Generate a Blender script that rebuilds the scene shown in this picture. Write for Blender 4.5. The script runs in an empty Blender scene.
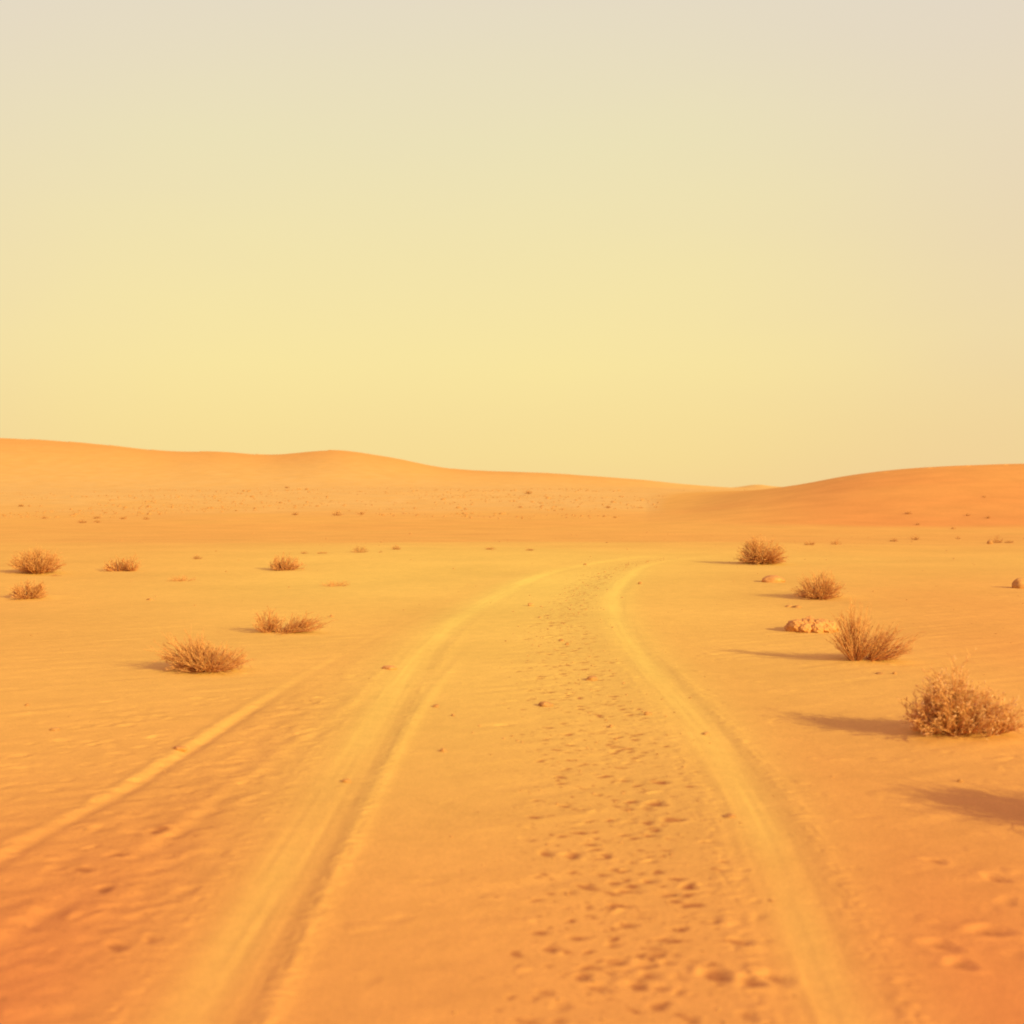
import bpy, math
import numpy as np
from math import radians, sin, cos, pi

rng = np.random.default_rng(11)
scene = bpy.context.scene
COL = scene.collection

# ------------------------------------------------------------------ camera numbers
F = 1236.0          # focal length in units of the 1024 wide frame
HZ = 490.0          # row of the eye level
CAM_H = 1.6
AIRY = 1024

# ------------------------------------------------------------------ materials
def new_mat(name):
    m = bpy.data.materials.new(name)
    m.use_nodes = True
    nt = m.node_tree
    nt.nodes.clear()
    out = nt.nodes.new('ShaderNodeOutputMaterial')
    b = nt.nodes.new('ShaderNodeBsdfPrincipled')
    nt.links.new(b.outputs[0], out.inputs[0])
    b.inputs['Specular IOR Level'].default_value = 0.08
    b.inputs['Roughness'].default_value = 0.95
    return m, nt, b

def mixc(nt, fac, a, b, blend='MIX'):
    n = nt.nodes.new('ShaderNodeMix')
    n.data_type = 'RGBA'
    n.blend_type = blend
    for s, v in ((n.inputs[0], fac), (n.inputs[6], a), (n.inputs[7], b)):
        if hasattr(v, 'links'):
            nt.links.new(v, s)
        elif isinstance(v, (int, float)):
            s.default_value = v
        else:
            s.default_value = (*v, 1)
    return n.outputs[2]

def noise(nt, vec, scale, detail=4, rough=0.55):
    n = nt.nodes.new('ShaderNodeTexNoise')
    n.inputs['Scale'].default_value = scale
    n.inputs['Detail'].default_value = detail
    n.inputs['Roughness'].default_value = rough
    if vec is not None:
        nt.links.new(vec, n.inputs['Vector'])
    return n.outputs[0]

def ramp(nt, v, lo, hi, a=0.0, b=1.0):
    n = nt.nodes.new('ShaderNodeMapRange')
    n.clamp = True
    nt.links.new(v, n.inputs[0])
    n.inputs[1].default_value = lo; n.inputs[2].default_value = hi
    n.inputs[3].default_value = a; n.inputs[4].default_value = b
    return n.outputs[0]

def sand_material():
    m, nt, b = new_mat('sand')
    pos = nt.nodes.new('ShaderNodeNewGeometry').outputs['Position']
    def attr(nm):
        a = nt.nodes.new('ShaderNodeAttribute'); a.attribute_name = nm
        return a.outputs['Fac']
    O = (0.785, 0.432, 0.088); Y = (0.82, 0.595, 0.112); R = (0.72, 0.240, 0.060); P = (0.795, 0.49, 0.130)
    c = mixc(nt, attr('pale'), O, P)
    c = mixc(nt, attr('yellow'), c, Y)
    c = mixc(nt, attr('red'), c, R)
    # broad stains, grain, dark dust
    n1 = ramp(nt, noise(nt, pos, 0.35, 5), 0.3, 0.7, 0.93, 1.05)
    n2 = ramp(nt, noise(nt, pos, 5.0, 8, 0.7), 0.3, 0.7, 0.935, 1.05)
    n3 = ramp(nt, noise(nt, pos, 90.0, 4, 0.7), 0.25, 0.75, 0.86, 1.12)
    for n in (n1, n2, n3):
        mm = nt.nodes.new('ShaderNodeCombineColor')
        for k in range(3):
            nt.links.new(n, mm.inputs[k])
        c = mixc(nt, 1.0, c, mm.outputs[0], 'MULTIPLY')
    # dark loose grit in the disturbed places; in pits it paints their shade
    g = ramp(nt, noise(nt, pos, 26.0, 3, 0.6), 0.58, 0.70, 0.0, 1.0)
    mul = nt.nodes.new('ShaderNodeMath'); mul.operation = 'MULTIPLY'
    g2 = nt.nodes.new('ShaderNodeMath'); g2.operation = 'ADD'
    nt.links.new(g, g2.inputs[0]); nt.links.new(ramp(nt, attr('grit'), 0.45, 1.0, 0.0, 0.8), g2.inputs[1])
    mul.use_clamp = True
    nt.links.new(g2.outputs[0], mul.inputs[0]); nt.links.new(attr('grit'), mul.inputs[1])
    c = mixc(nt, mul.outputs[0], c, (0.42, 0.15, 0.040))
    nt.links.new(c, b.inputs['Base Color'])
    bm1 = nt.nodes.new('ShaderNodeBump'); bm1.inputs['Strength'].default_value = 0.35; bm1.inputs['Distance'].default_value = 0.012
    nt.links.new(noise(nt, pos, 14.0, 6, 0.6), bm1.inputs['Height'])
    bm2 = nt.nodes.new('ShaderNodeBump'); bm2.inputs['Strength'].default_value = 0.55; bm2.inputs['Distance'].default_value = 0.004
    nt.links.new(noise(nt, pos, 140.0, 3, 0.6), bm2.inputs['Height'])
    nt.links.new(bm1.outputs[0], bm2.inputs['Normal'])
    nt.links.new(bm2.outputs[0], b.inputs['Normal'])
    b.inputs['Specular IOR Level'].default_value = 0.0
    b.inputs['Roughness'].default_value = 1.0
    return m

def twig_material(name, dark, light):
    m, nt, b = new_mat(name)
    g = nt.nodes.new('ShaderNodeNewGeometry')
    pos = g.outputs['Position']
    c = mixc(nt, g.outputs['Random Per Island'], dark, light)
    n = ramp(nt, noise(nt, pos, 30.0, 3), 0.3, 0.7, 0.8, 1.15)
    mm = nt.nodes.new('ShaderNodeCombineColor')
    for k in range(3):
        nt.links.new(n, mm.inputs[k])
    c = mixc(nt, 1.0, c, mm.outputs[0], 'MULTIPLY')
    nt.links.new(c, b.inputs['Base Color'])
    return m

def stone_material(name, dark, light):
    m, nt, b = new_mat(name)
    pos = nt.nodes.new('ShaderNodeNewGeometry').outputs['Position']
    f = ramp(nt, noise(nt, pos, 9.0, 6, 0.65), 0.3, 0.7)
    c = mixc(nt, f, dark, light)
    nt.links.new(c, b.inputs['Base Color'])
    bm = nt.nodes.new('ShaderNodeBump'); bm.inputs['Strength'].default_value = 0.6; bm.inputs['Distance'].default_value = 0.01
    nt.links.new(noise(nt, pos, 35.0, 5), bm.inputs['Height'])
    nt.links.new(bm.outputs[0], b.inputs['Normal'])
    return m

M_SAND = sand_material()
M_STEM = twig_material('woody_stem', (0.50, 0.20, 0.06), (0.70, 0.32, 0.095))
M_TWIG = twig_material('dry_twig', (0.60, 0.25, 0.066), (0.89, 0.47, 0.138))
M_HEAD = twig_material('seed_head', (0.74, 0.36, 0.11), (0.90, 0.53, 0.20))
M_FAR = twig_material('far_twig', (0.52, 0.23, 0.065), (0.74, 0.38, 0.12))
M_STONE = stone_material('stone', (0.40, 0.17, 0.045), (0.64, 0.32, 0.085))
M_GRAVEL = stone_material('grit', (0.42, 0.19, 0.05), (0.64, 0.32, 0.085))
M_CLOD = stone_material('clod', (0.54, 0.225, 0.055), (0.74, 0.36, 0.095))

# ------------------------------------------------------------------ terrain
def sm(a, b, v):
    t = np.clip((v - a) / (b - a), 0, 1)
    return t * t * (3 - 2 * t)

def curve(pts, smooth=0.0):
    """smooth 1-D function through control points (monotone dense table, box smoothed)"""
    pts = sorted(pts)
    xs = np.array([p[0] for p in pts], float); ys = np.array([p[1] for p in pts], float)
    d = np.diff(ys) / np.diff(xs)
    mslope = np.concatenate([[d[0]], (d[1:] + d[:-1]) / 2, [d[-1]]])
    for i in range(len(d)):
        if d[i] == 0:
            mslope[i] = mslope[i + 1] = 0
    def f(v):
        v = np.clip(v, xs[0], xs[-1])
        i = np.clip(np.searchsorted(xs, v) - 1, 0, len(xs) - 2)
        h = xs[i + 1] - xs[i]; t = (v - xs[i]) / h
        return ((2*t**3 - 3*t**2 + 1) * ys[i] + (t**3 - 2*t**2 + t) * h * mslope[i]
                + (-2*t**3 + 3*t**2) * ys[i + 1] + (t**3 - t**2) * h * mslope[i + 1])
    return f

def from_px(rows):
    out = []
    for px, py in rows:
        Y = F * CAM_H / (py - HZ)
        out.append((Y, (px - 512) / F * Y))
    return out

x_left = curve([(-30, -1.3), (0, -1.05)] + from_px([(200, 1000), (290, 860), (350, 760), (400, 680), (440, 635), (490, 600),
                (560, 570), (600, 563), (650, 556), (720, 549)]) + [(45, 12)])
x_right = curve([(-30, 0.6), (0, 0.85)] + from_px([(830, 1000), (790, 900), (745, 800), (700, 730), (650, 670), (620, 630),
                 (612, 605), (625, 580), (660, 562), (705, 556), (752, 550)]) + [(45, 13.5)])
x_side = curve([(-30, -3.2), (0, -2.7)] + from_px([(0, 855), (100, 800), (180, 750), (270, 695), (340, 655), (400, 625),
                (450, 603), (520, 578)]))
x_faint = curve([(-30, -2.6), (0, -2.2)] + from_px([(0, 935), (130, 860), (230, 790), (330, 720), (400, 672)]))
x_inner = curve([(-30, -1.0), (0, -0.76)] + from_px([(275, 1000), (340, 860), (390, 760), (440, 680), (480, 640)]))
x_ledge = curve([(-30, 0.8), (0, 1.0)] + from_px([(640, 640), (690, 690), (760, 770), (800, 840), (850, 950)]))

base_prof = curve([(-5000, 0), (0, 0), (30, 0.0), (36, 0.0), (45, -0.25), (58, -0.46), (75, -0.5), (95, -0.33),
                   (120, 0.12), (150, 0.95), (180, 1.65), (215, 1.95), (300, 2.0), (8000, 2.0)])

LR_Y = 320.0
def crest(rows, dist):
    return curve([((px - 512) / F * dist, CAM_H + dist * (HZ - py) / F) for px, py in rows])
left_crest = crest([(-2500, 470), (-1200, 462), (-700, 448), (-300, 436), (-100, 437), (40, 440), (100, 444), (165, 450.5), (220, 451.5),
                    (270, 454.5), (335, 450), (385, 456), (450, 468), (550, 472.5), (640, 479), (690, 485), (730, 489), (800, 492), (3000, 492)], LR_Y)
RD_Y = 110.0
right_crest = crest([(-2000, 520), (560, 520), (620, 510), (660, 507), (700, 502.5), (740, 495.5), (775, 489.5), (805, 484), (850, 475),
                     (900, 468.5), (950, 465), (1024, 463), (1200, 462), (1500, 472), (2200, 500), (3000, 512)], RD_Y)
FB_Y = 620.0
far_crest = crest([(-4000, 492), (640, 492), (700, 490), (738, 487), (757, 484.5), (776, 486.5), (840, 489), (1200, 480), (1700, 476), (3000, 488)], FB_Y)

# value noise on world coordinates
def vnoise(x, y, s, seed):
    r = np.random.default_rng(seed)
    N = 256
    T = r.random((N, N))
    u = x / s + 1000.37; v = y / s + 1000.71
    i = np.floor(u).astype(int); j = np.floor(v).astype(int)
    fu = u - i; fv = v - j
    fu = fu * fu * (3 - 2 * fu); fv = fv * fv * (3 - 2 * fv)
    a = T[i % N, j % N]; b_ = T[(i + 1) % N, j % N]; c = T[i % N, (j + 1) % N]; d = T[(i + 1) % N, (j + 1) % N]
    return (a * (1 - fu) + b_ * fu) * (1 - fv) + (c * (1 - fu) + d * fu) * fv - 0.5

# --- near raster: dents, clods and hoof-like marks pressed into the sand
RX0, RX1, RY0, RY1, RS = -8.0, 8.0, 2.5, 36.0, 0.009
RW, RH = int((RX1 - RX0) / RS), int((RY1 - RY0) / RS)
RAST = np.zeros((RH, RW), np.float32)
PIT_SHADE = np.zeros((RH, RW), np.float32)

def stamp(x, y, L, W, ang, depth, rim=0.35, grit=0.0):  # grit darkens the pit by colour, standing in for its shade
    R = max(L, W) * 2.2
    i0, i1 = int((x - R - RX0) / RS), int((x + R - RX0) / RS) + 1
    j0, j1 = int((y - R - RY0) / RS), int((y + R - RY0) / RS) + 1
    if i0 < 0 or j0 < 0 or i1 >= RW or j1 >= RH:
        return
    X, Yy = np.meshgrid(RX0 + np.arange(i0, i1) * RS - x, RY0 + np.arange(j0, j1) * RS - y)
    u = X * cos(ang) + Yy * sin(ang); v = -X * sin(ang) + Yy * cos(ang)
    q = (u / L) ** 2 + (v / W) ** 2
    th = np.arctan2(v, u); p1, p2 = rng.uniform(0, 6.28, 2)
    q = q * (1 + 0.22 * np.sin(2 * th + p1) + 0.22 * np.sin(3 * th + p2))
    q = np.maximum(q, 0)
    depth *= 0.52
    g = np.exp(-(q * 1.5) ** 1.4)
    r2 = np.exp(-((np.sqrt(q) - 1.25) / 0.4) ** 2)
    RAST[j0:j1, i0:i1] += (-depth * g + depth * rim * r2).astype(np.float32)
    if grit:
        PIT_SHADE[j0:j1, i0:i1] = np.maximum(PIT_SHADE[j0:j1, i0:i1], (grit * g).astype(np.float32))

def xy(px, py):
    Y = F * CAM_H / (py - HZ)
    return (px - 512) / F * Y, Y

for k in range(2100):                       # churned strip between the wheel ruts
    y = 3.0 + 24.0 * rng.random() ** 1.25
    xl, xr = float(x_left(y)), float(x_right(y))
    t = np.clip(rng.normal(0.68, 0.115), 0.40, 0.93)
    x = xl + (xr - xl) * t
    s = 0.011 + 0.024 * rng.random() ** 1.8 * (1.3 if rng.random() < 0.15 else 1)
    up = rng.random() < 0.16
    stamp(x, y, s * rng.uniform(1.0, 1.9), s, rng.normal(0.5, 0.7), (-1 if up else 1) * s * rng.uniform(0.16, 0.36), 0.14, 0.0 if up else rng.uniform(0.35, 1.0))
for k in range(520):                        # left verge, trodden
    y = rng.uniform(3.3, 9.5)
    x = float(x_left(y)) - rng.uniform(0.3, 2.1)
    s = rng.uniform(0.02, 0.055)
    up = rng.random() < 0.2
    stamp(x, y, s * rng.uniform(1.0, 1.7), s, rng.normal(0.9, 0.9), (-1 if up else 1) * s * rng.uniform(0.06, 0.22), 0.3, 0 if up else 0.25)
for k in range(300):                        # right verge
    y = rng.uniform(3.3, 13)
    x = float(x_right(y)) + rng.uniform(0.25, 2.6)
    s = rng.uniform(0.015, 0.045)
    up = rng.random() < 0.5
    stamp(x, y, s * rng.uniform(1.1, 2.2), s, rng.uniform(0, pi), (-1 if up else 1) * s * rng.uniform(0.06, 0.2), 0.3, 0 if up else 0.3)
for k in range(2200):                       # the whole plain
    y = rng.uniform(4, 34); x = rng.uniform(-7.9, 7.9)
    s = rng.uniform(0.015, 0.05)
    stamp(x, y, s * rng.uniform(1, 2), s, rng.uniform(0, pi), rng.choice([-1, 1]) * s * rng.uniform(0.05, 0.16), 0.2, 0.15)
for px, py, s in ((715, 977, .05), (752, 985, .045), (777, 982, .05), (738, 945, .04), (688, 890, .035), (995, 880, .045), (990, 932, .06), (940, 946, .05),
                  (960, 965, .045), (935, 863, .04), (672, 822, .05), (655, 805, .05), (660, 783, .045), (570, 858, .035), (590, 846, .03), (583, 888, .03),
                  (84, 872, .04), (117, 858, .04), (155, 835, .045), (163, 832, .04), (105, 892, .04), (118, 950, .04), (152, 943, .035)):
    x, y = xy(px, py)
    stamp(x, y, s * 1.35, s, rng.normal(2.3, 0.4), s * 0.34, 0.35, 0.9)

def raster(A, x, y):
    u = (x - RX0) / RS; v = (y - RY0) / RS
    ok = (u > 1) & (u < RW - 2) & (v > 1) & (v < RH - 2)
    i = np.clip(np.floor(u).astype(int), 0, RW - 2); j = np.clip(np.floor(v).astype(int), 0, RH - 2)
    fu = np.clip(u - i, 0, 1); fv = np.clip(v - j, 0, 1)
    r = (A[j, i] * (1 - fu) + A[j, i + 1] * fu) * (1 - fv) + (A[j + 1, i] * (1 - fu) + A[j + 1, i + 1] * fu) * fv
    return np.where(ok, r, 0)

MOUNDS = []
def rut_d(xc, x, y):
    e = 0.05
    s = (xc(y + e) - xc(y - e)) / (2 * e)
    return (x - xc(y)) / np.sqrt(1 + s * s)

def terrain(x, y, full=True):
    """height plus the colour fields"""
    x = np.asarray(x, float); y = np.asarray(y, float)
    r = np.hypot(x, y)
    yy = y + 0.10 * np.abs(x) * sm(20, 60, y)
    edge = yy + 3.0 * vnoise(x, y, 11, 3) * sm(20, 40, r)
    z = base_prof(edge)
    z += 0.10 * vnoise(x, y, 9, 5) * sm(6, 25, r) + 0.03 * vnoise(x, y, 2.3, 6) + 0.35 * vnoise(x, y, 40, 7) * sm(50, 110, r)
    z += 0.5 * vnoise(x, y, 70, 8) * sm(100, 250, r)
    # dunes
    fr = np.clip(y, 1, None)
    ang = x / fr
    lc = left_crest(ang * LR_Y)
    pl = np.where(y < LR_Y, sm(185, LR_Y + 14, y), 1 - sm(LR_Y + 14, 480, y)) * (y > 0)
    wob = 1 + 0.0 * x
    zl = z + np.clip(lc - 2.0, -2, None) * pl
    zl = zl + 1.1 * vnoise(x, y, 55, 21) * pl * (1 - pl) * 4
    left_amt = pl * sm(0.6, 3.5, lc - 2.0)
    rc = right_crest(ang * RD_Y)
    pr = np.where(y < RD_Y, sm(66, RD_Y + 4, y), 1 - sm(RD_Y + 4, 185, y)) * (y > 0)
    right_h = np.clip(rc - 0.0, 0, None) * pr
    zr = zl + right_h
    fc = far_crest(ang * FB_Y)
    pf = np.where(y < FB_Y, sm(470, FB_Y, y), 1 - sm(FB_Y, 900, y)) * (y > 0)
    z = zr + np.clip(fc - 2.0, 0, None) * pf
    far_amt = pf * (fc > 2.15)
    right_amt = sm(0.0, 0.16, right_h)
    for (mx, my, mr, mh) in MOUNDS:
        z = z + mh * np.exp(-((x - mx) ** 2 + (y - my) ** 2) / (mr * mr))
    near = (1 - sm(33, 40, y)) * sm(-12, -4, y)
    dl = rut_d(x_left, x, y); dr = rut_d(x_right, x, y); ds = rut_d(x_side, x, y); df = rut_d(x_faint, x, y); di = rut_d(x_inner, x, y)
    dg = rut_d(x_ledge, x, y)
    wl = 0.02 * vnoise(x * 0 + 1, y, 0.9, 31); 
    G = lambda d, w: np.exp(-(d / w) ** 2)
    far1 = 1 - sm(20, 33, y)
    z += near * (1 - 0.75 * sm(26, 34, y)) * (0.014 * (sm(-1.0, -0.17, dl) * (1 - sm(-0.15, 0.13, dl))) + 0.002 * G(dl - 0.24, 0.06)) * (0.8 + 0.8 * vnoise(x, y, 1.6, 35))
    z += near * (1 - 0.75 * sm(25, 33, y)) * (0.013 * (sm(-0.7, -0.15, dr) * (1 - sm(-0.13, 0.12, dr))) + 0.002 * G(dr - 0.22, 0.07)) * (0.8 + 0.8 * vnoise(x, y, 1.4, 36))
    z += near * far1 * (0.007 * sm(-0.05, 0.05, dg) * (1 - sm(0.15, 0.7, dg)) * sm(4.6, 6.2, y) * (1 - sm(10, 13, y)) * (0.6 + 0.6 * vnoise(x, y, 0.6, 38)))
    z += near * (1 - 0.85 * sm(7, 12, y)) * (1 - sm(13, 18, y)) * (0.0085 * G(ds + 0.03, 0.05) - 0.015 * G(ds - 0.055, 0.055)) * (0.85 + 0.8 * vnoise(x, y, 0.8, 33))
    z += near * (1 - sm(7.5, 10.5, y)) * (0.008 * G(df + 0.04, 0.06) - 0.007 * G(df - 0.06, 0.06)) * (0.6 + 1.4 * vnoise(x, y, 0.5, 34))
    z += near * (1 - sm(9, 13, y)) * (0.007 * G(di, 0.05))
    for dd, sd_ in ((dl, 71), (dr, 72)):                # lines dragged along by the tyres, crumbs along the edges
        env = near * G(dd, 0.24) * (1 - sm(24, 30, y))
        z += env * (0.0030 * vnoise(dd, y * 0.035, 0.030, sd_) + 0.0030 * vnoise(dd, y * 0.06, 0.075, sd_ + 4))
        z += near * G(np.abs(dd) - 0.23, 0.06) * 0.010 * np.abs(vnoise(x, y, 0.045, sd_ + 8)) * (1 - sm(10, 16, y))
    # scuffed tongues between side track and left rut
    verge = near * sm(0.25, 0.5, -dl) * sm(0.0, 0.3, ds) * (1 - sm(9, 14, y))
    z += verge * (0.011 * vnoise(x * 1.6 + y * 0.35, y * 0.45, 0.22, 41) + 0.010 * vnoise(x, y, 0.1, 42))
    # low sand ripples on the plain, along the wind
    z += (1 - sm(14, 30, r)) * 0.006 * vnoise(x * 0.5 - y * 0.9, x * 0.12 + y * 0.2, 0.11, 44) * sm(0.4, 1.0, np.minimum(np.abs(dl), np.abs(dr)))
    smooth = np.maximum(G(dl, 0.12), G(dr, 0.11)) * near * (0.8 + 0.9 * vnoise(x, y, 0.7, 37)) * (1 - 0.7 * sm(24, 31, y))
    z += raster(RAST, x, y) * (1 - 0.85 * smooth)
    if not full:
        return z
    t = (x - x_left(y)) / np.maximum(x_right(y) - x_left(y), 0.2)
    on_track = sm(-0.35, 0.0, t) * (1 - sm(1.0, 1.3, t)) * near
    strip = sm(0.40, 0.52, t) * (1 - sm(0.82, 0.93, t)) * near * (1 - sm(22, 30, y))
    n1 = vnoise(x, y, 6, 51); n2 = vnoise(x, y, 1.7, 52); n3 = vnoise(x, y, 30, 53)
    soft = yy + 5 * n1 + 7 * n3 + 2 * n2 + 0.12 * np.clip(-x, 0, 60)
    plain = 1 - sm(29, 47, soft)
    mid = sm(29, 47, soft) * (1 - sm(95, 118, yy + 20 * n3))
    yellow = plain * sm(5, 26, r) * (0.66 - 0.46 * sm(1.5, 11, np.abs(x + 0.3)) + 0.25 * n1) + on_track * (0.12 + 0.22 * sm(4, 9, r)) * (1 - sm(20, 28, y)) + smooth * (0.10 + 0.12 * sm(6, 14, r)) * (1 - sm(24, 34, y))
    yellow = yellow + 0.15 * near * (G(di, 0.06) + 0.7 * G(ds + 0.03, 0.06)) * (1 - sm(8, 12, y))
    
    pale = sm(82, 138, yy + 30 * n3 + 14 * n1) * (1 - left_amt * 0.85) * (1 - right_amt) * (0.75 + 0.6 * n2)  # paler gravel plain, with distance haze put into the sand colour
    red = plain * ((1 - sm(3, 11, r)) * (0.62 - 0.35 * on_track) + 0.55 * sm(1.5, 7, x) * (1 - sm(8, 34, r)) + 0.28 * sm(2.0, 8, -x) * (1 - sm(9, 30, r))) * (1 + 0.3 * n1 + 0.3 * n2)  # near and side reddening: darkening towards the view corners painted into the sand
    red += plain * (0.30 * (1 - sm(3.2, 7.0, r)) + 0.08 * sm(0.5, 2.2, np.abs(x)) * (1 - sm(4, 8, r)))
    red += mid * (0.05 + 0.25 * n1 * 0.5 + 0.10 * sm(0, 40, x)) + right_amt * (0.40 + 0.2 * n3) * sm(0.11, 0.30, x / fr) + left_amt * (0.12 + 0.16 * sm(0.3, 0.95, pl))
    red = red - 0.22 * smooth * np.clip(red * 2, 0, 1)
    grit = strip * 0.30 + 0.85 * raster(PIT_SHADE, x, y) + plain * 0.12 * (1 - smooth) + verge * 0.25 + pale * 0.32  # raster term is pit shade put into colour, the rest loose grit
    return (z, np.clip(yellow, 0, 1), np.clip(red, 0, 1), np.clip(pale, 0, 1), np.clip(grit, 0, 1),
            on_track, left_amt, right_amt, far_amt)

def hz(x, y):
    return float(terrain(np.array([x]), np.array([y]), False)[0])

def place(px, py):
    """where the view line through a picture point meets the sand"""
    Y = np.concatenate([np.arange(3, 40, 0.02), np.arange(40, 700, 0.2)])
    X = (px - 512) / F * Y
    Zr = CAM_H - (py - HZ) / F * Y
    hit = np.nonzero(terrain(X, Y, False) >= Zr)[0]
    k = hit[0] if len(hit) else len(Y) - 1
    return float(X[k]), float(Y[k])

# ------------------------------------------------------------------ mesh helpers
def link_mesh(name, verts, faces, mat, parent=None, smooth=True):
    me = bpy.data.meshes.new(name)
    nv, nf = len(verts), len(faces)
    fl = np.asarray(faces)
    k = fl.shape[1]
    me.vertices.add(nv)
    me.vertices.foreach_set('co', np.asarray(verts, np.float32).ravel())
    me.loops.add(nf * k)
    me.loops.foreach_set('vertex_index', fl.astype(np.int32).ravel())
    me.polygons.add(nf)
    me.polygons.foreach_set('loop_start', np.arange(0, nf * k, k, dtype=np.int32))
    me.polygons.foreach_set('loop_total', np.full(nf, k, np.int32))
    me.update(calc_edges=True)
    me.polygons.foreach_set('use_smooth', np.full(nf, smooth))
    me.materials.append(mat)
    o = bpy.data.objects.new(name, me)
    COL.objects.link(o)
    if parent is not None:
        o.parent = parent
    return o

def thing(o, label, cat, group=None):
    o['label'] = label; o['category'] = cat
    if group:
        o['group'] = group
    return o

def empty(name, loc, label, cat, group=None):
    o = bpy.data.objects.new(name, None)
    o.empty_display_size = 0.2
    o.location = loc
    COL.objects.link(o)
    return thing(o, label, cat, group)

# ------------------------------------------------------------------ tubes
def tubes(P, R, sides=3):
    """P (N,K,3) poly-lines, R (N,K) radii -> verts, quads"""
    N, K, _ = P.shape
    T = np.gradient(P, axis=1)
    T /= np.linalg.norm(T, axis=2, keepdims=True) + 1e-9
    ref = np.where(np.abs(T[..., 2:3]) > 0.9, np.array([1.0, 0, 0]), np.array([0, 0, 1.0]))
    U = np.cross(T, ref); U /= np.linalg.norm(U, axis=2, keepdims=True) + 1e-9
    V = np.cross(T, U)
    a = np.arange(sides) * 2 * pi / sides
    ring = (U[:, :, None, :] * np.cos(a)[None, None, :, None] + V[:, :, None, :] * np.sin(a)[None, None, :, None]) * R[:, :, None, None]
    verts = (P[:, :, None, :] + ring).reshape(-1, 3)
    idx = np.arange(N * K * sides).reshape(N, K, sides)
    a0 = idx[:, :-1, :]; a1 = idx[:, 1:, :]
    q = np.stack([a0, np.roll(a0, -1, 2), np.roll(a1, -1, 2), a1], -1).reshape(-1, 4)
    return verts, q

def grow(r, base, dirs, L, K, bend_up, wob):
    """poly-lines leaving base along dirs with length L, curving"""
    N = len(L)
    P = np.zeros((N, K, 3)); P[:, 0] = base
    d = dirs / (np.linalg.norm(dirs, axis=1, keepdims=True) + 1e-9)
    for k in range(1, K):
        P[:, k] = P[:, k - 1] + d * (L / (K - 1))[:, None]
        d = d + r.normal(0, wob, (N, 3)); d[:, 2] += bend_up
        d /= np.linalg.norm(d, axis=1, keepdims=True) + 1e-9
    return P

def branch(r, P, L, n, t0, t1, frac, ang, K=4, up=0.05, wob=0.14):
    """n side shoots on every poly-line of P"""
    N, KP, _ = P.shape
    t = r.uniform(t0, t1, (N, n)) * (KP - 1)
    i = np.clip(t.astype(int), 0, KP - 2); f = (t - i)[..., None]
    rows = np.arange(N)[:, None]
    A = P[rows, i]; B = P[rows, i + 1]
    base = (A * (1 - f) + B * f).reshape(-1, 3)
    T = (B - A); T /= np.linalg.norm(T, axis=2, keepdims=True) + 1e-9
    T = T.reshape(-1, 3)
    rnd = r.normal(0, 1, T.shape); rnd -= (rnd * T).sum(1, keepdims=True) * T
    rnd /= np.linalg.norm(rnd, axis=1, keepdims=True) + 1e-9
    a = r.normal(ang, 0.18, len(T))[:, None]
    d = T * np.cos(a) + rnd * np.sin(a)
    d[:, 2] = np.where(base[:, 2] < 0.03, np.abs(d[:, 2]), d[:, 2])
    Lb = (np.repeat(L, n)) * r.uniform(frac * 0.6, frac * 1.25, len(T))
    return grow(r, base, d, Lb, K, up, wob), Lb

def stem_set(r, n, cx, cy, W, D, H, r0, az=None, spread=1.25, p=0.8, jitter=0.18, K=6, up=0.05, wob=0.09):
    """n stems filling half an ellipsoid of width W, depth D, height H round (cx, cy)"""
    th = r.uniform(0, 2 * pi, n) if az is None else r.normal(az[0], az[1], n)
    inc = spread * r.random(n) ** p
    d = np.stack([np.sin(inc) * np.cos(th), np.sin(inc) * np.sin(th), np.cos(inc)], 1)
    L = 1.0 / np.sqrt((d[:, 0] / (W / 2)) ** 2 + (d[:, 1] / (D / 2)) ** 2 + (d[:, 2] / H) ** 2)
    L *= np.clip(r.normal(0.90, jitter, n), 0.35, 1.15)
    base = np.stack([cx + d[:, 0] * r0 * r.uniform(0.3, 1.2, n), cy + d[:, 1] * r0 * r.uniform(0.3, 1.2, n), np.full(n, -0.015)], 1)
    return grow(r, base, d, L, K, up, wob), L

def taper(N, K, a, b, r, var=0.25):
    return np.linspace(a, b, K)[None, :] * r.uniform(1 - var, 1 + var, (N, 1))

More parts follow.
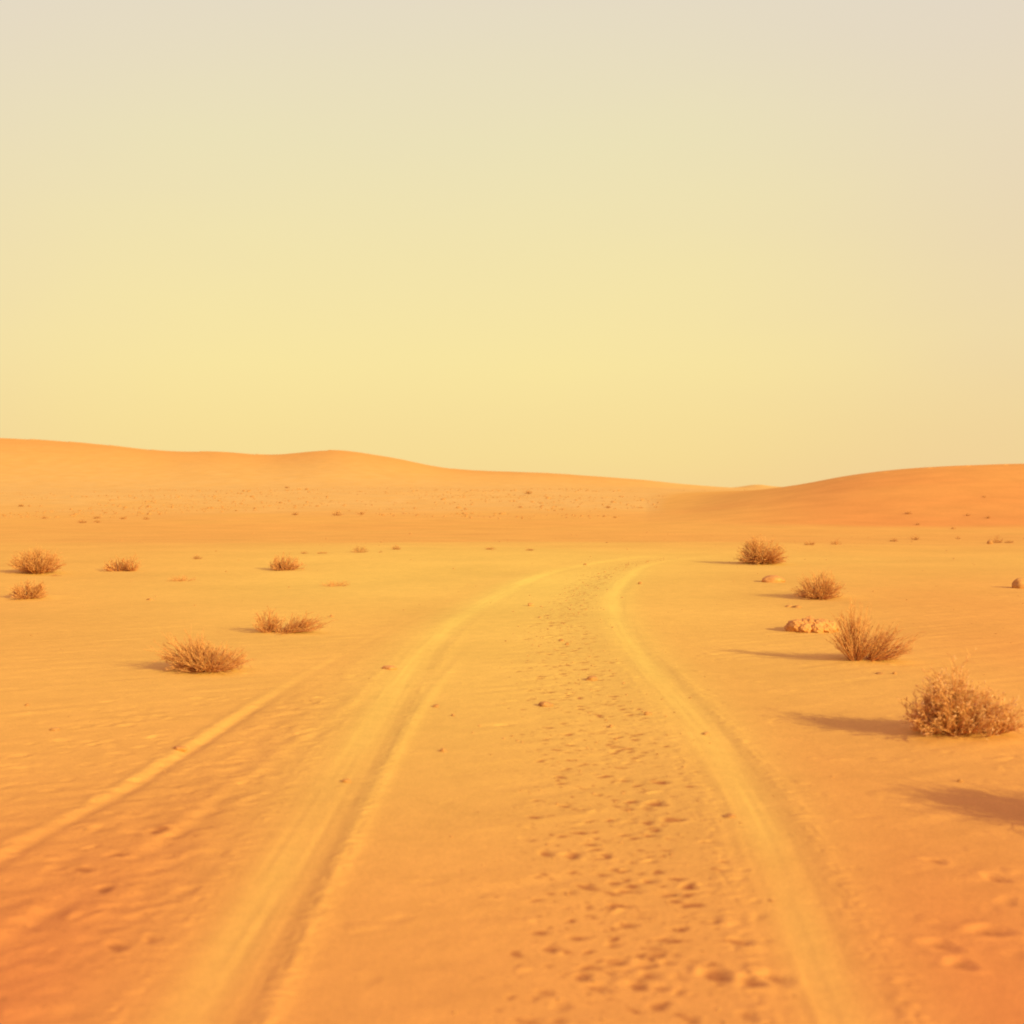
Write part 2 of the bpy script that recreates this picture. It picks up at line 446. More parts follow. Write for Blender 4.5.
def shrub(name, px, py, clumps, seed, label, group, rad=(0.0042, 0.0016), n1=5, n2=3, frac=(0.36, 0.45), heads=0, whiskers=0, at=None, ang=(0.55, 0.6)):
    """a dry shrub: woody stems, fine twigs and, on the nearest ones, pale seed heads"""
    r = np.random.default_rng(seed)
    x, y = at if at else place(px, py)
    root = empty(name, (x, y, hz(x, y)), label, 'shrub', group)
    SP, SL = [], []
    for c in clumps:
        c = dict(c); c['W'] *= 0.88; c['H'] *= 0.95
        P, L = stem_set(r, **c)
        SP.append(P); SL.append(L)
    P = np.concatenate(SP); L = np.concatenate(SL)
    v, q = tubes(P, taper(len(P), P.shape[1], rad[0], rad[1] * 0.8, r), 4)
    link_mesh('stems', v, q, M_STEM, root)
    V, Q, off = [], [], 0
    def add(P_, ra, rb):
        nonlocal off
        v_, q_ = tubes(P_, taper(len(P_), P_.shape[1], ra, rb, r), 3)
        V.append(v_); Q.append(q_ + off); off += len(v_)
    B, BL = branch(r, P, L, n1, 0.25, 0.97, frac[0], ang[0], 4)
    B[..., 2] = np.maximum(B[..., 2], 0.002)
    add(B, rad[1] * 1.05, rad[1] * 0.55)
    if n2:
        C_, CL = branch(r, B, BL, n2, 0.3, 1.0, frac[1], ang[1], 3)
        C_[..., 2] = np.maximum(C_[..., 2], 0.002)
        add(C_, rad[1] * 0.8, rad[1] * 0.45)
    else:
        C_ = B
    if whiskers:
        k = r.choice(len(P), min(whiskers, len(P)), replace=False)
        d = P[k, -1] - P[k, -3]
        Wk = grow(r, P[k, -1], d, L[k] * r.uniform(0.12, 0.35, len(k)), 3, 0.02, 0.06)
        add(Wk, rad[1] * 0.6, rad[1] * 0.3)
    tw = link_mesh('twigs', np.concatenate(V), np.concatenate(Q), M_TWIG, root)
    if heads:
        k = r.choice(len(C_), min(heads, len(C_)), replace=False)
        d = C_[k, -1] - C_[k, -2]
        Lh = r.uniform(0.010, 0.030, len(k))
        Hd = grow(r, C_[k, -1], d, Lh, 4, 0.05, 0.15)
        rr = np.array([0.0012, 0.0038, 0.0034, 0.0006])[None, :] * r.uniform(0.7, 1.3, (len(k), 1))
        v, q = tubes(Hd, rr, 4)
        link_mesh('seed_heads', v, q, M_HEAD, root)
    return root


def wid(pxw, Y):
    return pxw / F * Y

# ------------------------------------------------------------------ small drifts of sand round the larger shrubs and the rock
for px, py, mr, mh in ((960, 735, 0.50, 0.045), (862, 660, 0.45, 0.04), (818, 597, 0.5, 0.05), (761, 563, 0.6, 0.05), (202, 669, 0.45, 0.03),
                       (284, 631, 0.5, 0.03), (810, 629, 0.40, 0.03), (38, 573, 0.6, 0.05), (29, 597, 0.5, 0.05)):
    MOUNDS.append((*xy(px, py), mr, mh))

# ------------------------------------------------------------------ ground mesh
fine = np.arange(-33, 33.001, 0.088)
side = np.concatenate([33 + np.cumsum(np.full(46, 1.0)), 79 + np.cumsum(np.full(33, 3.0))])
side = side[side < 180]
az = np.radians(np.concatenate([-side[::-1], fine, side]))
rr = [0.12]
while rr[-1] < 5000:
    v = rr[-1]
    g = 1.08 if v < 2.6 else 1.0017 if v < 15 else 1.003 if v < 22 else 1.006 if v < 60 else 1.010 if v < 700 else 1.05
    rr.append(v * g)
rr = np.array(rr)
A, Rr = np.meshgrid(az, rr)
GX, GY = (np.sin(A) * Rr).ravel(), (np.cos(A) * Rr).ravel()
parts = [terrain(GX[s:s + 300000], GY[s:s + 300000]) for s in range(0, len(GX), 300000)]
fields = [np.concatenate(p) for p in zip(*parts)]
GZ, YEL, RED, PAL, GRT, TRK, LFT, RGT, FAR = fields
nr, na = len(rr), len(az)
CO = np.stack([GX, GY, GZ], 1)
g3 = CO.reshape(nr, na, 3)
tr = np.gradient(g3, axis=0); ta = np.gradient(g3, axis=1)
NRM = np.cross(ta, tr).reshape(-1, 3)
NRM /= np.linalg.norm(NRM, axis=1, keepdims=True)
if NRM[:, 2].mean() < 0:
    NRM = -NRM
idx = np.arange(nr * na).reshape(nr, na)
quad = np.stack([idx[:-1, :-1], idx[:-1, 1:], idx[1:, 1:], idx[1:, :-1]], -1).reshape(-1, 4)
wrap = np.stack([idx[:-1, -1], idx[:-1, 0], idx[1:, 0], idx[1:, -1]], -1)
quad = np.concatenate([quad, wrap])
cx = GX[quad].mean(1); cy = GY[quad].mean(1)
ftrk = (TRK[quad].mean(1) > 0.35) & (cy > -3) & (cy < 37)
fl = (LFT[quad].mean(1) > 0.45)
fr_ = (RGT[quad].mean(1) > 0.45)
ff = (FAR[quad].mean(1) > 0.35)
kind = np.zeros(len(quad), int)
kind[ftrk] = 1; kind[fl] = 2; kind[ff & ~fl] = 4; kind[fr_] = 3

def land(name, k):
    f = quad[kind == k]
    if len(f) == 0:
        return
    used, inv = np.unique(f.ravel(), return_inverse=True)
    o = link_mesh(name, CO[used], inv.reshape(-1, 4), M_SAND)
    me = o.data
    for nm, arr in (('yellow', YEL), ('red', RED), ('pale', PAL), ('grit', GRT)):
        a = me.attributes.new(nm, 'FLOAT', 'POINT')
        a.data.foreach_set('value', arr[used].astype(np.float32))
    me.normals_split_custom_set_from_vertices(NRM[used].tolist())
    o['kind'] = 'structure'
    return o

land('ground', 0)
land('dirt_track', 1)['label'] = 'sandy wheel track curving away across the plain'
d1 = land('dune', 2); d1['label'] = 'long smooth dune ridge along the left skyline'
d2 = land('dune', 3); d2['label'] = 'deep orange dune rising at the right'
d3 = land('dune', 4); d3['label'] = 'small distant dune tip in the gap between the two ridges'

# ------------------------------------------------------------------ shrubs
G1 = 'dry shrubs on the sandy plain'
# nearest, at the right edge: broad, feathery, pale tips
Y = xy(960, 735)[1]
shrub('dry_shrub', 963, 733, [
    dict(n=95, cx=-0.07, cy=0, W=0.60, D=0.55, H=0.36, r0=0.06, spread=1.30, p=0.75),
    dict(n=60, cx=0.18, cy=0.02, W=0.42, D=0.45, H=0.27, r0=0.06, spread=1.3, p=0.7),
    dict(n=26, cx=-0.08, cy=0.0, W=0.55, D=0.3, H=0.44, r0=0.05, spread=0.55, p=0.8, wob=0.05),
    dict(n=30, cx=-0.20, cy=0.03, W=0.36, D=0.3, H=0.25, r0=0.04, spread=1.3, p=0.7)], 101,
    'bushy dry shrub with pale feathery tips, nearest the camera at the right edge', G1,
    rad=(0.0042, 0.0020), n1=6, n2=4, frac=(0.34, 0.42), heads=1700, ang=(0.65, 0.7))
# splayed shrub with two fans
shrub('dry_shrub', 858, 660, [
    dict(n=120, cx=-0.03, cy=0, W=0.52, D=0.45, H=0.47, r0=0.05, spread=0.95, p=0.8, up=0.02, wob=0.05),
    dict(n=75, cx=0.08, cy=0, W=1.0, D=0.42, H=0.34, r0=0.05, az=(0.0, 0.6), spread=1.35, p=0.45, up=0.035, wob=0.05)], 102,
    'tall dry shrub of splayed upright stems, just right of the lumpy orange rock', G1,
    rad=(0.0042, 0.0020), n1=5, n2=2, frac=(0.30, 0.35), whiskers=120, ang=(0.32, 0.38))
shrub('dry_shrub', 818, 598, [
    dict(n=185, cx=0.02, cy=0, W=0.68, D=0.58, H=0.39, r0=0.08, spread=1.4, p=0.6, jitter=0.08, up=0.01),
    dict(n=7, cx=0.10, cy=0, W=0.7, D=0.4, H=0.54, r0=0.04, spread=0.35, wob=0.03)], 103,
    'round dry shrub with thin stalks sticking up, behind the lumpy orange rock', G1,
    rad=(0.005, 0.0024), n1=5, n2=2, frac=(0.30, 0.36), whiskers=60)
shrub('dry_shrub', 762, 563, [
    dict(n=185, cx=0.0, cy=0, W=1.06, D=0.88, H=0.60, r0=0.13, spread=1.5, p=0.55, jitter=0.07, up=0.0),
    dict(n=90, cx=0.0, cy=0, W=1.0, D=0.8, H=0.64, r0=0.1, spread=1.2, p=0.5, jitter=0.05)], 104,
    'full rounded shrub beside the bend of the track, farthest of the right row', G1,
    rad=(0.007, 0.0034), n1=5, n2=2, frac=(0.28, 0.34), whiskers=60)
# left: wind-swept fan
shrub('dry_shrub', 207, 670, [
    dict(n=210, cx=0.0, cy=0, W=0.70, D=0.58, H=0.255, r0=0.07, spread=1.45, p=0.5, up=0.03, wob=0.05, jitter=0.08),
    dict(n=80, cx=-0.03, cy=0, W=0.86, D=0.5, H=0.31, r0=0.05, az=(pi, 0.6), spread=1.2, p=0.6, up=0.01, wob=0.05)], 105,
    'dense low shrub of arching combed twigs, nearest shrub left of the track', G1,
    rad=(0.0042, 0.0022), n1=5, n2=2, frac=(0.30, 0.33), whiskers=90, ang=(0.35, 0.4))
shrub('dry_shrub', 273, 632, [
    dict(n=60, cx=-0.06, cy=0, W=0.34, D=0.35, H=0.28, r0=0.06, spread=1.0, p=0.8),
    dict(n=70, cx=0.12, cy=0, W=1.0, D=0.4, H=0.20, r0=0.08, az=(0.0, 0.5), spread=1.42, p=0.3, up=0.05),
    dict(n=30, cx=0.05, cy=0, W=0.5, D=0.4, H=0.13, r0=0.06, spread=1.3, p=0.6)], 106,
    'sparse sprawling shrub, one upright clump with long low branches beside it', G1,
    rad=(0.0045, 0.0025), n1=5, n2=2, frac=(0.26, 0.3))
shrub('dry_shrub', 285, 570, [
    dict(n=110, cx=0.0, cy=0, W=0.70, D=0.6, H=0.28, r0=0.12, spread=1.35, p=0.6),
    dict(n=20, cx=-0.1, cy=0, W=0.4, D=0.3, H=0.33, r0=0.06, spread=0.7)], 107,
    'small reddish shrub behind the sprawling shrub, level with the bowl-shaped pair', G1,
    rad=(0.006, 0.0038), n1=4, n2=2, frac=(0.28, 0.3))
shrub('dry_shrub', 122, 571, [
    dict(n=90, cx=-0.08, cy=0, W=0.48, D=0.45, H=0.27, r0=0.1, spread=1.3, p=0.6),
    dict(n=60, cx=0.18, cy=0, W=0.34, D=0.4, H=0.33, r0=0.08, spread=1.0, p=0.6)], 108,
    'small low flat-based shrub, right of the bowl-shaped pair', G1,
    rad=(0.006, 0.0036), n1=4, n2=2, frac=(0.28, 0.3))
shrub('dry_shrub', 37, 573, [
    dict(n=220, cx=0.0, cy=0, W=1.0, D=0.8, H=0.50, r0=0.13, spread=1.25, p=0.55, jitter=0.08, up=0.02, wob=0.06)], 109,
    'wide bowl-shaped reddish shrub, the larger and farther of the pair at the left edge', G1,
    rad=(0.006, 0.0036), n1=5, n2=2, frac=(0.28, 0.32), whiskers=80)
shrub('dry_shrub', 28, 598, [
    dict(n=120, cx=0.0, cy=0, W=0.50, D=0.5, H=0.26, r0=0.08, spread=1.35, p=0.62, up=0.02),
    dict(n=25, cx=0.05, cy=0, W=0.6, D=0.3, H=0.27, r0=0.05, az=(0, 0.4), spread=1.0, p=0.6)], 110,
    'smaller bowl-shaped reddish shrub, in front of the wider one at the left edge', G1,
    rad=(0.005, 0.003), n1=5, n2=2, frac=(0.28, 0.32))
# stands just beyond the right edge; its shadow falls into the picture
shrub('dry_shrub', 0, 0, [
    dict(n=300, cx=0, cy=0, W=0.85, D=0.75, H=0.42, r0=0.10, spread=1.35, p=0.65),
    dict(n=160, cx=-0.10, cy=0.08, W=0.5, D=0.5, H=0.46, r0=0.07, spread=1.0)], 111,
    'dry shrub beyond the right edge whose shadow lies on the sand', G1,
    rad=(0.0045, 0.0024), n1=5, n2=3, frac=(0.34, 0.4), at=(3.15, 5.60))

# low tufts and small far shrubs: one mesh each, too small to show parts
def tuft(name, px, py, pw, ph, seed, label, group, n=90, cat='shrub', mat=None, spread=1.35, lean=0.0, rpx=0.11):
    r = np.random.default_rng(seed)
    x, y = place(px, py)
    W, H = pw / F * y, ph / F * y
    rad = rpx / F * y
    P, L = stem_set(r, n, 0, 0, W, W * 0.8, H, W * 0.22, spread=spread, p=0.6, K=4, jitter=0.16)
    P[..., 0] += lean * P[..., 2]
    B, BL = branch(r, P, L, 3, 0.3, 1.0, 0.34, 0.5, 3)
    P[..., 2] = np.maximum(P[..., 2], -0.02); B[..., 2] = np.maximum(B[..., 2], 0)
    v1, q1 = tubes(P, taper(len(P), 4, rad, rad * 0.5, r), 3)
    v2, q2 = tubes(B, taper(len(B), 3, rad * 0.6, rad * 0.35, r), 3)
    o = link_mesh(name, np.concatenate([v1, v2]), np.concatenate([q1, q2 + len(v1)]), mat or M_FAR)
    o.location = (x, y, hz(x, y))
    return thing(o, label, cat, group)

G2 = 'low dry tufts lying on the plain'
tuft('dry_tuft', 181, 581, 24, 5.5, 201, 'flat straw tuft between the small low shrub and the nearest left shrub', G2, mat=M_TWIG, spread=1.5)
tuft('dry_tuft', 337, 586, 26, 6, 202, 'flat pale straw tuft between the small reddish shrub and the track', G2, mat=M_TWIG, spread=1.5)
tuft('dry_tuft', 55, 576, 9, 3, 203, 'tiny sprig at the foot of the wide bowl-shaped shrub', G2, n=40, spread=1.5)
G3 = 'small shrubs along the far edge of the plain'
far_shrubs = [
    (359, 552.5, 14, 8, 'dark small shrub on the plain edge, larger of the two left of the bend'),
    (396, 549.5, 9, 6, 'small faint shrub just right of the dark small shrub on the plain edge'),
    (197, 559, 8, 5, 'little round shrub alone behind the straw tuft, left plain edge'),
    (810, 545, 10, 5, 'pale little shrub, first of the two right of the full rounded shrub'),
    (836, 544.5, 10, 5.5, 'dark little shrub, second of the two right of the full rounded shrub'),
    (894, 541.5, 7, 5, 'little shrub at the foot of the right dune, leftmost of its row'),
    (915, 540, 8, 6.5, 'upright little shrub second in the row at the right dune foot'),
    (958, 539, 4, 4, 'dot-like shrub alone in the middle of the row at the right dune foot'),
    (996, 543, 12, 8, 'larger shrub beside a dark stone at the right dune foot'),
    (1009, 543, 10, 3, 'flat shrub right of the shrub with the dark stone at the dune foot'),
    (490, 549.5, 9, 3, 'flat dark tuft on the plain edge above the left wheel rut'),
    (530, 550.5, 8, 2.6, 'flat dark tuft on the plain edge where the track bends'),
    (304, 553.5, 7, 2.2, 'flat speck-like tuft, left of two on the plain edge above the reddish shrub'),
    (322, 553.5, 9, 2.2, 'flat speck-like tuft, right of two on the plain edge above the reddish shrub'),
    (381, 552.5, 4, 2.2, 'tiny tuft between the dark small shrub and the faint one'),
]
for i, (px, py, w, h, lab) in enumerate(far_shrubs):
    tuft('far_shrub', px, py, w, h, 300 + i, lab, G3, n=70 if w > 6 else 30)
G4 = 'scattered shrubs on the far gravel plain'
gravel_shrubs = [
    (337, 515.5, 10, 5.5, 'dark clump, most distinct shrub of the far gravel plain'),
    (361, 514.5, 9, 3, 'flat dark clump right of the most distinct far clump'),
    (295, 515, 7, 3, 'faint clump left of the most distinct far clump'),
    (528, 494, 8, 4, 'pale clump alone on the slope under the middle of the ridge'),
    (82, 523, 8, 4, 'dark clump in the far left scatter, in front of the others'),
    (97, 522.5, 7, 2.6, 'flat clump beside the front clump of the far left scatter'),
    (97, 518.5, 9, 2.4, 'flat wide clump at the back of the far left scatter'),
    (123, 519, 7, 2.4, 'flat clump in the middle of the far left scatter'),
    (146, 519.5, 6, 3, 'dark dot-like clump at the right end of the far left scatter'),
    (45, 518.5, 5, 2.5, 'faint clump left of the far left scatter'),
    (21, 506.5, 6, 2.5, 'faint flat clump high on the far plain near the left edge'),
    (287, 488, 4, 2, 'lone dot-like clump under the low saddle of the ridge'),
    (608, 508, 6, 2.4, 'small dark clump on the far plain above the track bend'),
    (908, 514, 6, 2.6, 'flat dark mark-like clump low on the right dune'),
    (968, 516, 6, 2.2, 'flat clump on the right dune, left of the dark pair'),
    (988, 518.5, 4, 2.6, 'dark dot-like clump on the right dune slope'),
    (918, 525, 4, 2.4, 'tiny clump at the base of the right dune under the flat mark'),
    (953, 529, 4, 2.2, 'tiny clump between right dune and row of little shrubs'),
    (984, 497.5, 3, 2, 'speck-like clump highest on the right dune'),
]
for i, (px, py, w, h, lab) in enumerate(gravel_shrubs):
    tuft('far_shrub', px, py, w, h, 400 + i, lab, G4, n=40, rpx=0.16)

# ------------------------------------------------------------------ rocks
import bmesh
def ico(sub):
    bm = bmesh.new(); bmesh.ops.create_icosphere(bm, subdivisions=sub, radius=1)
    v = np.array([p.co[:] for p in bm.verts]); f = np.array([[p.index for p in q.verts] for q in bm.faces])
    bm.free(); return v, f
ICO = {k: ico(k) for k in (1, 2, 3, 4, 5)}

def lumpy(r, sub, size, amp=0.22, lumps=14, sharp=9):
    v, f = ICO[sub]
    v = v.copy()
    h = np.zeros(len(v))
    for k in range(lumps):
        c = r.normal(0, 1, 3); c /= np.linalg.norm(c)
        h += r.uniform(-0.6, 1.0) * np.exp(-sharp * (1 - v @ c))
    for s in (7, 15):
        ph = r.uniform(0, 6, (3,))
        h += 0.25 * np.sin(v[:, 0] * s + ph[0]) * np.sin(v[:, 1] * s + ph[1]) * np.sin(v[:, 2] * s + ph[2])
    v *= (1 + amp * h)[:, None]
    v = v * np.asarray(size)
    return v, f

def rock(name, px, py, w, hgt, seed, label, cat='rock', group=None, mat=None, sub=3, amp=0.2, flat=0.8, sink=0.35, lumps=14):
    r = np.random.default_rng(seed)
    x, y = place(px, py)
    W, H = w / F * y, hgt / F * y
    v, f = lumpy(r, sub, (W / 2, W / 2 * flat, H / (2 - 2 * sink)), amp, lumps)
    v[:, 2] += H / (2 - 2 * sink) * (1 - 2 * sink)
    a = r.uniform(-0.4, 0.4)
    v = np.stack([v[:, 0] * cos(a) - v[:, 1] * sin(a), v[:, 0] * sin(a) + v[:, 1] * cos(a), v[:, 2]], 1)
    o = link_mesh(name, v, f, mat or M_STONE)
    o.location = (x, y, hz(x, y))
    return thing(o, label, cat, group)

# the lumpy orange rock: a low heap of knobs grown together
r = np.random.default_rng(77)
x, y = place(812, 631)
V, Fc, off = [], [], 0
for cx_, cy_, s, hh in ((-0.17, 0.0, 0.105, 0.085), (-0.04, 0.03, 0.12, 0.095), (0.09, 0.0, 0.115, 0.09), (0.2, 0.02, 0.09, 0.07), (-0.1, -0.07, 0.08, 0.06), (0.03, -0.07, 0.09, 0.06), (0.14, -0.06, 0.08, 0.055), (-0.24, 0.02, 0.05, 0.045)):
    v, f = lumpy(r, 5, (s * 1.1, s, hh), 0.15, 70, 40)
    v += 0.010 * np.stack([vnoise(v[:, 0] + v[:, 2], v[:, 1] - v[:, 2], 0.03, 90 + q) for q in range(3)], 1) * 2 + 0.012 * np.stack([vnoise(v[:, 1] + v[:, 2], v[:, 0] + v[:, 2], 0.012, 93 + q) for q in range(3)], 1)
    v = v + np.array([cx_, cy_, hh * 0.55])
    V.append(v); Fc.append(f + off); off += len(v)
o = link_mesh('rock', np.concatenate(V), np.concatenate(Fc), M_CLOD)
o.location = (x, y, hz(x, y) - 0.01)
thing(o, 'lumpy orange rock on the sand beside the splayed upright shrub', 'rock')
rock('rock', 773, 582, 20, 6, 501, 'low flat brown rock between the full rounded shrub and the round one', sub=4, mat=M_CLOD, lumps=30, amp=0.25)
rock('rock', 1020, 588, 16, 9, 502, 'dark pointed rock cut by the right edge of the picture', sub=4, lumps=20)
rock('stone', 990, 544, 6, 3.5, 503, 'dark stone against the larger shrub at the right dune foot', 'stone', sub=2)
GS = 'stones on the sand'
stones = [
    (545, 706, 15, 7, 'brown flat stone in the left of the churned strip, largest in the track'),
    (592, 680, 11, 5.5, 'brown stone behind the largest one, in the middle of the churned strip'),
    (531, 606, 5, 4, 'dark pebble at the far end of the track, left of the churned strip'),
    (390, 669, 16, 5, 'flat tan stone on the left verge touching the bright wheel rut'),
    (346, 782, 8, 5, 'small brown stone on the bright left wheel rut'),
    (436, 707, 6, 4, 'small stone between the left rut and the smooth centre'),
    (443, 752, 7, 4, 'pebble lying on the smooth centre of the track'),
    (453, 716, 4, 3, 'tiny pebble on the smooth centre just behind the other pebble'),
    (561, 641, 5, 3, 'dark pebble, left of two close ones in the far churned strip'),
    (567, 645, 4, 3, 'dark pebble, right of two close ones in the far churned strip'),
    (640, 584, 4, 3, 'dark pebble outside the right rut at its bend'),
    (706, 735, 8, 4, 'small flat stone on the right wheel rut'),
    (730, 817, 11, 4, 'flat stone on the right rut halfway down'),
    (648, 715, 7, 4, 'small stone at the right side of the churned strip'),
    (611, 727, 5, 3, 'pebble in the middle of the churned strip'),
    (585, 565, 3, 2.4, 'speck of stone at the start of the far track'),
    (788, 607, 6, 2.5, 'left of the two flat pebbles in front of the round shrub'),
    (797, 607.5, 8, 3, 'right of the two flat pebbles in front of the round shrub'),
    (895, 674, 4, 3, 'dark pebble in front of the splayed upright shrub'),
    (880, 674, 9, 2, 'flat chip left of the dark pebble before the splayed shrub'),
    (960, 782, 6, 4, 'small stone on the right sand between bushy shrub and lone shadow'),
    (150, 600, 7, 2.5, 'flat chip on the open left plain'),
    (332, 617, 4, 3, 'pebble right of the sprawling shrub'),
    (55, 730, 9, 3, 'flat stone on the open sand of the left plain'),
    (27, 706, 4, 3, 'tiny pebble near the left edge behind the flat stone'),
    (180, 750, 14, 5, 'pale crumbly stone on the ridge of the side track'),
]
for i, (px, py, w, h, lab) in enumerate(stones):
    rock('stone', px, py, w * 0.9, h * 0.62, 600 + i, lab, 'stone', GS, sub=4, amp=0.34, lumps=26, mat=M_CLOD if 'pale' in lab or 'tan' in lab else M_STONE, sink=0.4)

# ------------------------------------------------------------------ gravel nobody could count
def gravel(name, X, Y_, S, label, mat):
    v0, f0 = ICO[1]
    n = len(X)
    Z = terrain(X, Y_, False)
    st = np.stack([rng.uniform(0.7, 1.5, n), rng.uniform(0.7, 1.3, n), rng.uniform(0.35, 0.8, n)], 1)
    jit = rng.uniform(0.75, 1.25, (n, len(v0), 1))
    V = v0[None] * jit * (st * S[:, None])[:, None, :]
    V += np.stack([X, Y_, Z + 0.2 * S], 1)[:, None, :]
    Fq = f0[None] + (np.arange(n) * len(v0))[:, None, None]
    o = link_mesh(name, V.reshape(-1, 3), Fq.reshape(-1, 3), mat, smooth=False)
    o['kind'] = 'stuff'; o['label'] = label; o['category'] = 'gravel'
    return o

n = 5000
Yg = rng.uniform(88, 190, n); Xg = rng.uniform(-0.5, 0.5, n) * Yg
clump = vnoise(Xg, Yg, 14, 61) + vnoise(Xg, Yg, 4, 62) * 0.6
k = (clump > 0.02) & (terrain(Xg, Yg)[7] < 0.5)
gravel('gravel', Xg[k], Yg[k], np.exp(rng.normal(math.log(0.070), 0.45, k.sum())), 'scattered gravel and grit on the far pale plain', M_GRAVEL)
n = 700
yv = 3.2 + 26 * rng.random(n) ** 1.3
t = np.clip(rng.normal(0.67, 0.14, n), 0.3, 0.96)
xv = x_left(yv) + (x_right(yv) - x_left(yv)) * t
gravel('gravel', xv, yv, np.exp(rng.normal(math.log(0.0042), 0.45, n)) * (0.8 + yv / 22), 'crumbs and grit of the churned strip between the ruts', M_GRAVEL)
n = 500
yv = rng.uniform(5, 60, n); xv = rng.uniform(-0.48, 0.48, n) * yv
gravel('gravel', xv, yv, np.exp(rng.normal(math.log(0.005), 0.4, n)) * (0.6 + yv / 20), 'loose grit sprinkled over the open sand', M_GRAVEL)

# ------------------------------------------------------------------ camera
cam = bpy.data.cameras.new('camera')
cam.sensor_width = 36; cam.sensor_fit = 'HORIZONTAL'
cam.lens = 36 * F / 1024
cam.shift_y = -(512 - HZ) / 1024
cam.clip_start = 0.05; cam.clip_end = 20000
cam.dof.use_dof = True
cam.dof.focus_distance = 17
cam.dof.aperture_fstop = 2.0
co = bpy.data.objects.new('camera', cam)
co.location = (0, 0, CAM_H)
co.rotation_euler = (pi / 2, 0, 0)
COL.objects.link(co)
scene.camera = co

# ------------------------------------------------------------------ light
SUN_EL = radians(20.0)
sd = np.array([0.71, -0.70]); sd /= np.linalg.norm(sd)         # towards the sun, low behind the right shoulder
d = np.array([sd[0] * cos(SUN_EL), sd[1] * cos(SUN_EL), sin(SUN_EL)])
sun = bpy.data.lights.new('sun', 'SUN')
sun.energy = 4.8; sun.angle = radians(0.6); sun.color = (1.0, 0.91, 0.50)
so = bpy.data.objects.new('sun', sun)
from mathutils import Vector
so.rotation_euler = Vector(d).to_track_quat('Z', 'Y').to_euler()
so.location = (20, -10, 30)
COL.objects.link(so)

w = bpy.data.worlds.new('World'); scene.world = w; w.use_nodes = True
nt = w.node_tree; nt.nodes.clear()
out = nt.nodes.new('ShaderNodeOutputWorld')
sky = nt.nodes.new('ShaderNodeTexSky'); sky.sky_type = 'NISHITA'; sky.sun_disc = False
sky.sun_elevation = SUN_EL; sky.sun_rotation = math.atan2(sd[0], sd[1])
sky.air_density = 1.2; sky.dust_density = 6.0; sky.ozone_density = 0.6
bg1 = nt.nodes.new('ShaderNodeBackground'); bg1.inputs[1].default_value = 0.08
nt.links.new(sky.outputs[0], bg1.inputs[0])
tc = nt.nodes.new('ShaderNodeTexCoord')
sep = nt.nodes.new('ShaderNodeSeparateXYZ'); nt.links.new(tc.outputs['Generated'], sep.inputs[0])
cr = nt.nodes.new('ShaderNodeValToRGB'); nt.links.new(sep.outputs[2], cr.inputs[0])
def lin(c):
    return tuple(((v / 255) / 12.92 if v / 255 <= 0.04045 else ((v / 255 + 0.055) / 1.055) ** 2.4) for v in c)
stops = [(0.0, (249, 217, 146)), (0.03, (250, 223, 150)), (0.10, (250, 230, 160)), (0.18, (244, 228, 170)), (0.27, (237, 226, 182)), (0.36, (232, 221, 193)),
         (0.52, (224, 190, 212)), (1.0, (204, 156, 226))]  # sky above the view, tinted violet to colour the shadows
els = cr.color_ramp.elements
els[0].position, els[0].color = stops[0][0], (*lin(stops[0][1]), 1)
els[1].position, els[1].color = stops[-1][0], (*lin(stops[-1][1]), 1)
for p, c in stops[1:-1]:
    e = els.new(p); e.color = (*lin(c), 1)
cr2 = nt.nodes.new('ShaderNodeValToRGB'); nt.links.new(sep.outputs[2], cr2.inputs[0])
els = cr2.color_ramp.elements
stops2 = [(0.0, (244, 210, 150)), (0.05, (243, 214, 156)), (0.12, (241, 219, 168)), (0.20, (236, 217, 178)), (0.29, (232, 217, 190)), (0.37, (228, 216, 198)),
          (0.52, (224, 190, 212)), (1.0, (204, 156, 226))]  # same added violet above the view, for shadow colour
els[0].position, els[0].color = stops2[0][0], (*lin(stops2[0][1]), 1)
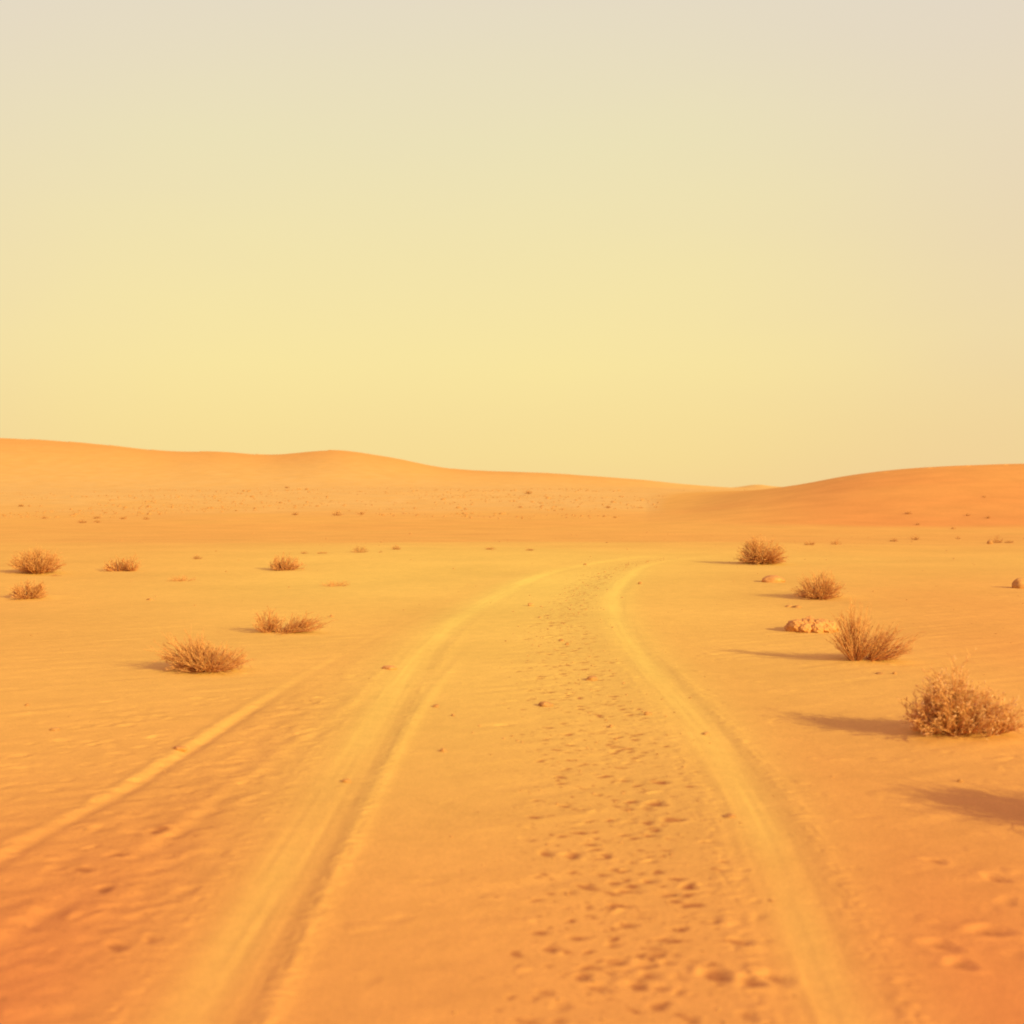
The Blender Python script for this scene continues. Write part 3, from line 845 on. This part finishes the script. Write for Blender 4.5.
els[1].position, els[1].color = stops2[-1][0], (*lin(stops2[-1][1]), 1)
for p, c in stops2[1:-1]:
    e = els.new(p); e.color = (*lin(c), 1)
dot = nt.nodes.new('ShaderNodeVectorMath'); dot.operation = 'DOT_PRODUCT'
nt.links.new(tc.outputs['Generated'], dot.inputs[0])
ga, ge = radians(-4), radians(9)
dot.inputs[1].default_value = (sin(ga) * cos(ge), cos(ga) * cos(ge), sin(ge))
gl = nt.nodes.new('ShaderNodeMapRange'); gl.interpolation_type = 'SMOOTHSTEP'
nt.links.new(dot.outputs['Value'], gl.inputs[0])
gl.inputs[1].default_value = cos(radians(27)); gl.inputs[2].default_value = cos(radians(4))
mp = nt.nodes.new('ShaderNodeMapping'); mp.inputs['Scale'].default_value = (1.2, 1.2, 4.5); mp.inputs['Rotation'].default_value = (0.05, 0.12, 0)
nt.links.new(tc.outputs['Generated'], mp.inputs[0])
dn = ramp(nt, noise(nt, mp.outputs[0], 2.2, 4, 0.5), 0.25, 0.75, -0.16, 0.16)        # uneven dust
add = nt.nodes.new('ShaderNodeMath'); add.operation = 'ADD'; add.use_clamp = True
nt.links.new(gl.outputs[0], add.inputs[0]); nt.links.new(dn, add.inputs[1])
haze = mixc(nt, add.outputs[0], cr2.outputs[0], cr.outputs[0])
bg2 = nt.nodes.new('ShaderNodeBackground'); bg2.inputs[1].default_value = 1.05      # dust haze, plus the added violet fill overhead
nt.links.new(haze, bg2.inputs[0])
mx = nt.nodes.new('ShaderNodeMixShader'); mx.inputs[0].default_value = 0.93
nt.links.new(bg1.outputs[0], mx.inputs[1]); nt.links.new(bg2.outputs[0], mx.inputs[2])
nt.links.new(mx.outputs[0], out.inputs[0])

# ------------------------------------------------------------------ render
scene.render.engine = 'CYCLES'
scene.view_settings.view_transform = 'Standard'
scene.view_settings.look = 'None'
scene.view_settings.exposure = 0
scene.view_settings.gamma = 1
scene.cycles.filter_width = 1.9
scene.cycles.max_bounces = 4
scene.cycles.diffuse_bounces = 3
